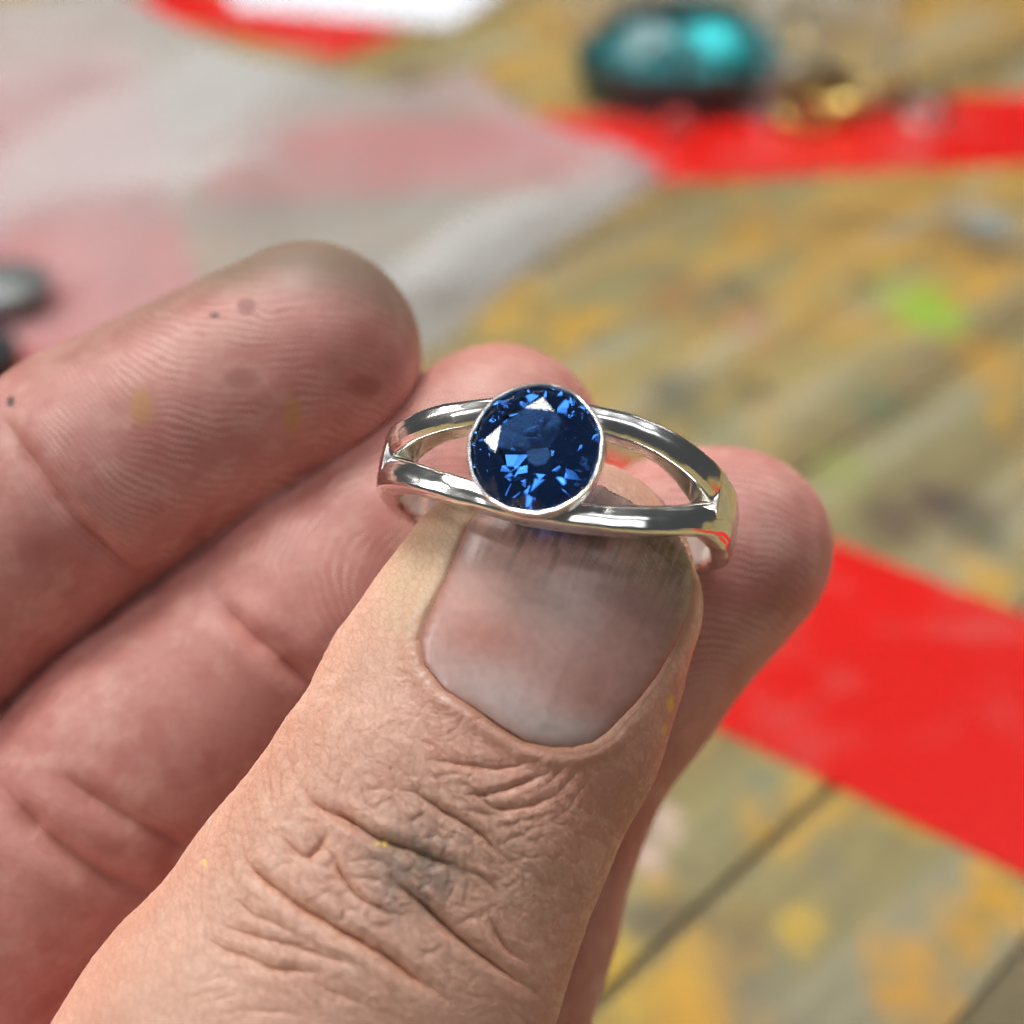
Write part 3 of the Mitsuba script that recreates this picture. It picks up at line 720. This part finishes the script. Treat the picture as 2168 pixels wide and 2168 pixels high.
tint([0.74, 0.54, 0.41], on_thumb * smooth_nail * sstep(0.10, 0.28, grit) * (1 - np.clip(micro, 0, 1)) * (0.10 + 0.3 * side))
# grime: grey patch on the joint, soot on the finger tips; then a darker line at the nail root
grime = np.clip(spot(880, 1850, 160, 125, 25) * 0.75 + spot(980, 1760, 240, 150, 30) * 0.22 + spot(800, 1960, 190, 60, 25) * .2, 0, 1)
tint([0.150, 0.112, 0.085], front * grime * np.clip(0.62 + 0.3 * f1 + 0.25 * r2 + 0.2 * np.clip(net, 0, 1), 0, 0.95))
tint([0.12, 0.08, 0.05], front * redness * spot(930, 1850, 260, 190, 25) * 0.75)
tint([0.15, 0.11, 0.06], front * np.exp(-((sd + 0.02) / 0.16) ** 2) * sstep(1440, 1560, HP[:, 1]) * 0.8)
tint([0.80, 0.70, 0.60], front * np.exp(-((sd + 0.28) / 0.3) ** 2) * sstep(0.52, 0.72, nz(HV, 0.32, 3, 15)) * (0.25 + 0.75 * spot(905, 1430, 70, 90)) * sstep(1180, 1340, HP[:, 1]) * 0.55)
tint([0.36, 0.14, 0.07], front * np.exp(-((sd + 0.0) / 0.22) ** 2) * 0.55)
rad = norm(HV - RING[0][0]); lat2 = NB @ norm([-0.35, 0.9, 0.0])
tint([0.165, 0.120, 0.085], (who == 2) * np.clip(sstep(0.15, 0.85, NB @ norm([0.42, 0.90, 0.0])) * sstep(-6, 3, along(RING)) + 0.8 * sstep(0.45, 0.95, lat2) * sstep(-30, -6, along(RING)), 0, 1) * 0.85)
tint([0.24, 0.18, 0.13], (who == 2) * spot(640, 560, 260, 70, -8) * 0.45)
for px, py, rx, ry, c, k in ((455, 668, 17, 8, (0.05, 0.02, 0.03), .9), (520, 648, 22, 20, (0.20, 0.04, 0.04), .6), (20, 848, 10, 15, (0.05, 0.03, 0.03), .9), (510, 800, 40, 25, (0.25, 0.06, 0.05), .4), (765, 815, 40, 26, (0.25, 0.05, 0.04), .6),
                             (300, 860, 30, 45, (0.50, 0.27, 0.05), .5), (620, 880, 24, 50, (0.48, 0.26, 0.05), .5), (770, 760, 90, 110, (0.34, 0.11, 0.08), .45), (620, 1790, 8, 16, (0.75, 0.55, 0.05), .0), (1418, 1490, 9, 20, (0.60, 0.40, 0.06), .7), (1405, 1545, 7, 16, (0.60, 0.40, 0.06), .6),
                             (431, 1825, 5, 10, (0.75, 0.55, 0.10), .8), (813, 1783, 4, 9, (0.80, 0.62, 0.05), .9), (798, 1785, 4, 6, (0.80, 0.62, 0.05), .7), (605, 2059, 6, 4, (0.10, 0.06, 0.04), .9)):
    tint(c, (NB[:, 2] > 0) * spot(px, py, rx, ry, 0, 0.3) * k * ((who >= 0) | on_thumb))
tint(deep, (~on_thumb) * sstep(0.6, 0.0, np.abs(np.sort(dch, 1)[:, 1])) * 0.0)
col *= (1 + 0.08 * grit)[:, None]
col = np.clip(col, 0.01, 0.9)


def skin_bump(p, n, uv):
    x, y, z = p.x * 1000, p.y * 1000, p.z * 1000
    a = dr.abs(2 * mikit.noise(x * 3.6, y * 3.6, z * 3.6) - 1)
    b = dr.abs(2 * mikit.noise(x * 7.5 + 5, y * 7.5, z * 7.5) - 1)
    c = mikit.noise(x * 14, y * 14, z * 14 + 3)
    return 0.5 * mikit.smoothstep(0.0, 0.3, a) + 0.32 * mikit.smoothstep(0.0, 0.35, b) + 0.18 * c


scene['skin'] = {'type': 'twosided', 'b': {'type': 'bumpmap', 'scale': 0.000034, 't': mikit.proc(skin_bump, 2e-5),
                 'b': {'type': 'principled', 'base_color': {'type': 'mesh_attribute', 'name': 'vertex_color'}, 'roughness': 0.43, 'specular': 0.5, 'sheen': 0.25, 'flatness': 0.7}}}
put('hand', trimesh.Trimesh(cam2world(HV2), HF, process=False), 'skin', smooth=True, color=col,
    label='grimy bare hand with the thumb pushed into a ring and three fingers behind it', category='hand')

# --- the thumb nail: a curved plate in its fold
xs, ys = np.meshgrid(np.arange(870, 1490, 4.0), np.arange(995, 1600, 4.0))
inn = shapely.contains_xy(nail_poly, xs, ys)
pts = np.stack([xs.ravel(), ys.ravel()], 1)
gid = -np.ones(xs.size, int); gid[inn.ravel()] = np.arange(inn.sum())
NP_, okn = raycast(sdf_thumb, pts[inn.ravel()][:, 0], pts[inn.ravel()][:, 1])
NN = norm(grad(sdf_thumb, NP_))
dn = shapely.distance(shapely.points(pts[inn.ravel()]), nail_poly.exterior) * KPX * 81
P2 = pts[inn.ravel()]
tp = sstep(1200, 1060, P2[:, 1] - 0.25 * (P2[:, 0] - 1200))
long_ = (P2[:, 0] - 1170) * 0.94 + (P2[:, 1] - 1290) * 0.34
h = 0.12 - 0.24 * np.exp(-dn / 0.40) * (1 - tp) + 0.004 * np.sin(long_ / 9.0 + 2 * meshkit.noise(np.stack([P2[:, 0] / 90, P2[:, 1] / 200, P2[:, 0] * 0], 1), 4)) + (meshkit.fbm(np.stack([long_ / 40, P2[:, 1] / 260, long_ * 0], 1), 3, 14) - 0.5) * 0.05
top = NP_ + NN * h[:, None] + tp[:, None] * TN * 0.25
bot = top - TN * 0.42
w = xs.shape[1]
q = inn[:-1, :-1] & inn[1:, :-1] & inn[:-1, 1:] & inn[1:, 1:]
i, j = np.nonzero(q)
Fq = gid[np.stack([i * w + j, (i + 1) * w + j, (i + 1) * w + j + 1, i * w + j + 1], 1)]
nt = len(top)
tri = np.vstack([Fq[:, [0, 1, 2]], Fq[:, [0, 2, 3]]])
ed = np.vstack([tri[:, [0, 1]], tri[:, [1, 2]], tri[:, [2, 0]]])
es = {tuple(e) for e in ed.tolist()}
bd = np.array([e for e in es if (e[1], e[0]) not in es])
nail = trimesh.Trimesh(cam2world(np.vstack([top, bot])), np.vstack([tri, tri[:, ::-1] + nt, np.stack([bd[:, 1], bd[:, 0], bd[:, 0] + nt], 1), np.stack([bd[:, 1], bd[:, 0] + nt, bd[:, 1] + nt], 1)]), process=False)
nc = np.tile([0.380, 0.208, 0.180], (nt, 1))


def ntint(c, k):
    global nc
    k = np.clip(k, 0, 1)[:, None]
    nc = nc * (1 - k) + np.asarray(c) * k


def nspot(px, py, rx, ry, rot=0):
    a = math.radians(rot); u, v = P2[:, 0] - px, P2[:, 1] - py
    return np.exp(-(((u * math.cos(a) + v * math.sin(a)) / rx) ** 2 + ((-u * math.sin(a) + v * math.cos(a)) / ry) ** 2))


S3 = np.stack([P2[:, 0] / 13 + P2[:, 1] / 30, P2[:, 1] / 90 - P2[:, 0] / 260, P2[:, 0] * 0], 1)
ntint([0.44, 0.245, 0.20], nspot(1000, 1180, 130, 130) * 0.6)
ntint([0.42, 0.33, 0.28], nspot(1150, 1290, 120, 90, -20) * 0.45)
ntint([0.32, 0.105, 0.08], nspot(1030, 1355, 95, 45, 5) * 0.35 + nspot(1000, 1340, 150, 80) * 0.3)
ntint([0.26, 0.12, 0.09], nspot(1190, 1440, 150, 60, 30) * 0.5)
ntint([0.38, 0.31, 0.29], nspot(1040, 1470, 140, 60, 30) * 0.7 + nspot(1200, 1550, 120, 40, 10) * 0.7)
ntint([0.25, 0.10, 0.06], np.exp(-dn / 0.30) * 0.75 * (1 - tp))
ntint([0.50, 0.47, 0.36], sstep(0.9, 0.25, dn) * sstep(1380, 1440, P2[:, 0]) * sstep(1350, 1180, P2[:, 1]) * 0.75)
grim = sstep(1330, 1080, P2[:, 1] - 0.35 * (P2[:, 0] - 1200))
ntint([0.12, 0.09, 0.055], grim * sstep(0.48, 0.62, meshkit.fbm(S3, 4, 33)) * (0.15 + 0.7 * meshkit.fbm(S3 / 4 + 7, 2, 31)))
ntint([0.26, 0.20, 0.12], grim * sstep(1240, 1400, P2[:, 0]) * 0.55)
ntint([0.10, 0.085, 0.05], nspot(1400, 1170, 55, 40, 40) * 0.5 * sstep(0.4, 0.6, meshkit.fbm(np.stack([P2[:, 0] / 10, P2[:, 1] / 10, P2[:, 0] * 0], 1), 2, 9)))
ntint([0.46, 0.38, 0.34], sstep(0.60, 0.72, meshkit.fbm(S3 * [3.0, 1.2, 1] + 4, 3, 44)) * 0.35 * grim)
nc = nc * (0.90 + 0.2 * meshkit.fbm(np.stack([P2[:, 0] / 14, P2[:, 1] / 14, P2[:, 0] * 0], 1), 2, 3))[:, None]


def nail_bump(p, n, uv):
    x, y, z = p.x * 1000, p.y * 1000, p.z * 1000
    return mikit.fbm(x * 5, y * 5, z * 1.6, 3)


scene['nail_plate'] = {'type': 'bumpmap', 'scale': 0.00001, 't': mikit.proc(nail_bump, 3e-5),
                       'b': {'type': 'principled', 'base_color': {'type': 'mesh_attribute', 'name': 'vertex_color'}, 'roughness': 0.32, 'specular': 0.55}}
put('hand__nail', nail, 'nail_plate', smooth=True, color=np.vstack([nc, nc]), label='scuffed pinkish brown thumb nail with dark grime near its tip')

# ---------------------------------------------------------------- the ring
RZ = norm([-0.140, 0.262, 0.955]); RX = np.array([0.982, -0.188, 0]); RX = norm(RX - RZ * (RX @ RZ)); RY = np.cross(RZ, RX)
BZ = at(1134, 948, 77.4)                                # middle of the bezel's rim
RO = BZ - RZ * 12.0                                       # middle of the hoop
AX, AZ = 11.2, 10.2                                      # half axes of the hoop's outside


def ring_pts(P):
    P = np.asarray(P, float)
    return RO + P[:, :1] * RX + P[:, 1:2] * RY + P[:, 2:3] * RZ


SQ = 2 / 2.75                                             # the hoop is a little square at its shoulders


def hoop(p):
    q = SQ if math.cos(p) > 0 else 1 + (SQ - 1) * max(0.0, 1 + 1.6 * math.cos(p))
    return np.array([AX * math.copysign(abs(math.sin(p)) ** q, math.sin(p)), 0, AZ * math.copysign(abs(math.cos(p)) ** q, math.cos(p))])


def sweep(phis, yc, half, thick, crown, sharp=2.6, sg=0):
    """A closed bar along the hoop: phi from the bezel; yc the offset along the hoop's axis, half its half width, thick its radial thickness, crown how far it is domed."""
    rings = []
    M = 28
    th = np.arange(M) / M * 2 * np.pi
    cx, cy = np.cos(th), np.sin(th)
    cx = np.sign(cx) * np.abs(cx) ** (2 / sharp); cy = np.sign(cy) * np.abs(cy) ** (2 / sharp)
    dphi = np.gradient(phis)
    dy = np.gradient(yc) / dphi
    for k, p in enumerate(phis):
        o = hoop(p)
        tng = (hoop(p + 1e-4) - hoop(p - 1e-4)) / 2e-4; sp = np.linalg.norm(tng); tng /= sp
        nr = np.array([-tng[2], 0, tng[0]]); nr = nr if nr @ o > 0 else -nr
        d3 = norm(tng * sp + np.array([0, dy[k], 0]))
        side = norm(np.cross(nr, d3)); side = side if side[1] > 0 else -side
        w, t = half[k], thick[k] / 2
        c = o + np.array([0, yc[k], 0]) - nr * t
        xi = -sg * cx
        off = np.where(cy > 0, 1 - crown * cx ** 2, 1.0) if sg == 0 else np.where(cy > 0, 1 - 0.10 * np.maximum(0, -xi - 0.2) ** 1.5 - crown * np.maximum(0, xi - 0.15) ** 1.15, 1.0)
        rings.append(c + side * (cx * w)[:, None] + nr * (cy * t * off)[:, None])
    R = np.array(rings); n = len(R)
    V = R.reshape(-1, 3)
    i, j = np.meshgrid(np.arange(n - 1), np.arange(M), indexing='ij')
    q = np.stack([i * M + j, i * M + (j + 1) % M, (i + 1) * M + (j + 1) % M, (i + 1) * M + j], -1).reshape(-1, 4)
    F = np.vstack([q[:, [0, 1, 2]], q[:, [0, 2, 3]]])
    V = np.vstack([V, R[0].mean(0), R[-1].mean(0)])
    a, b = n * M, n * M + 1
    jj = np.arange(M)
    F = np.vstack([F, np.stack([jj * 0 + a, (jj + 1) % M, jj], 1), np.stack([jj * 0 + b, (n - 1) * M + jj, (n - 1) * M + (jj + 1) % M], 1)])
    m = trimesh.Trimesh(V, F, process=False)
    if m.volume < 0:
        m.invert()
    return m


def man(m):
    return manifold3d.Manifold(manifold3d.Mesh(np.asarray(m.vertices, np.float32), np.asarray(m.faces, np.uint32)))


D = math.radians
VP = D(63)                                                # where the band forks
ph = np.linspace(-VP - D(14), VP + D(14), 150)
s = np.clip(np.abs(ph) / VP, 0, 1.25)
xs_ = (np.abs(np.sin(np.clip(np.abs(ph), 0, np.pi / 2))) / math.sin(VP)) ** SQ + np.clip(s - 1, 0, 1) * 0.12
open_ = np.clip(1 - xs_ ** np.where(ph < 0, 1.45, 2.8), -0.12, 1)
arms = []
for sg in (1, -1):
    yc = sg * (0.98 + 1.92 * open_)
    hw = np.interp(s, [0, 0.3, 0.75, 1, 1.25], [0.74, 0.80, 0.88, 1.04, 0.98])
    tk = np.interp(s, [0, 0.5, 1, 1.25], [2.0, 2.1, 2.2, 1.8])
    arms.append(man(sweep(ph, yc, hw, tk, 0.42, 6.0, sg)))
pb = np.linspace(VP - D(3), 2 * math.pi - VP + D(3), 140)
sb = np.abs(pb - math.pi) / (math.pi - VP)
bk = man(sweep(pb, pb * 0, np.interp(sb, [0, 0.6, 0.9, 1, 1.2], [1.6, 1.75, 2.02, 2.08, 2.0]), np.interp(sb, [0, 0.7, 1, 1.2], [1.35, 1.5, 1.85, 1.7]), 0.12, 4.0))
bandm = arms[0] + arms[1] + bk
seat = manifold3d.Manifold.cylinder(6, 3.2, 3.2, 96).translate((0, 0, 8.2))
bandm = bandm - seat
mm = bandm.to_mesh()
band = trimesh.Trimesh(np.array(mm.vert_properties[:, :3]), np.array(mm.tri_verts), process=True)
band = trimesh.Trimesh(*trimesh.remesh.subdivide_to_size(band.vertices, band.faces, 0.35, max_iter=12), process=True)
Nn = np.array(band.vertex_normals)
band.vertices = band.vertices + Nn * ((meshkit.fbm(band.vertices / 1.6, 2, 5) - 0.5) * 0.13 + (meshkit.fbm(band.vertices / 0.7 + 5, 2, 8) - 0.5) * 0.03)[:, None]
band.vertices = cam2world(ring_pts(band.vertices))
_o, _x, _y, _z = cam2world(RO), cam2world(RO + RX) - cam2world(RO), cam2world(RO + RY) - cam2world(RO), cam2world(RO + RZ) - cam2world(RO)


def polish(p, n, uv):
    """Satin inside the hoop, mirror polish outside."""
    v = [p.x * 1000 - float(_o[0] * 1000), p.y * 1000 - float(_o[1] * 1000), p.z * 1000 - float(_o[2] * 1000)]
    a = sum(v[i] * float(_x[i] * 1000) for i in range(3)); c = sum(v[i] * float(_z[i] * 1000) for i in range(3))
    rad = dr.power(dr.power(dr.abs(a / AX) + 1e-4, 2.4) + dr.power(dr.abs(c / AZ) + 1e-4, 2.4), 1 / 2.4)
    return 0.018 + 0.02 * mikit.noise(p.x * 900, p.y * 900, p.z * 900) + 0.30 * mikit.smoothstep(0.875, 0.855, rad)


scene['silver'] = {'type': 'roughconductor', 'material': 'Ag', 'distribution': 'ggx', 'alpha': mikit.proc(polish)}
scene['silver_bright'] = {'type': 'roughconductor', 'material': 'Ag', 'distribution': 'ggx', 'alpha': 0.07}
put('ring__band', band, 'silver', smooth=40)
labels['ring'] = {'label': 'polished silver ring with forked shoulders and a round blue stone on the thumb tip', 'category': 'ring'}
# bezel: a thin tapered cup with a hand-set uneven rim
prof = np.array([[3.05, 9.7], [3.40, 9.7], [3.62, 10.3], [3.80, 11.2], [3.86, 11.75], [3.82, 11.95], [3.76, 12.04], [3.66, 12.04], [3.58, 11.97], [3.57, 11.86], [3.68, 11.72], [3.66, 11.25], [3.3, 10.6], [3.0, 10.0]])
M = 160
th = np.arange(M) / M * 2 * np.pi
wob = (meshkit.fbm(np.stack([np.cos(th) * 2.6, np.sin(th) * 2.6, th * 0], 1), 3, 17) - 0.5)
Rr = prof[None, :, 0] + wob[:, None] * 0.16 * sstep(11.0, 12.0, prof[None, :, 1]) * np.array([0, 0, 0, .3, 1, 1, 1.2, 1.6, 1.8, 1.6, .2, 0, 0, 0])[None]
Zz = prof[None, :, 1] + (np.roll(wob, 31)[:, None] * 0.20) * sstep(11.2, 11.9, prof[None, :, 1])
V = np.stack([Rr * np.cos(th)[:, None], Rr * np.sin(th)[:, None], Zz + 0 * Rr], -1).reshape(-1, 3)
k = len(prof)
i, j = np.meshgrid(np.arange(M), np.arange(k), indexing='ij')
q = np.stack([i * k + j, ((i + 1) % M) * k + j, ((i + 1) % M) * k + (j + 1) % k, i * k + (j + 1) % k], -1).reshape(-1, 4)
bez = trimesh.Trimesh(V, np.vstack([q[:, [0, 1, 2]], q[:, [0, 2, 3]]]), process=False)
if bez.volume < 0:
    bez.invert()
bez.vertices = cam2world(ring_pts(bez.vertices))
put('ring__bezel', bez, 'silver_bright', smooth=45)


gem = brilliant(3.66, 24.0, 11.74)
gem.vertices = cam2world(ring_pts(gem.vertices))
scene['sapphire'] = {'type': 'dielectric', 'int_ior': 1.70, 'ext_ior': 1.0, 'specular_transmittance': rgb(0.19, 0.41, 0.77)}
put('ring__gemstone', gem, 'sapphire', label='round faceted deep blue gemstone held in the bezel')
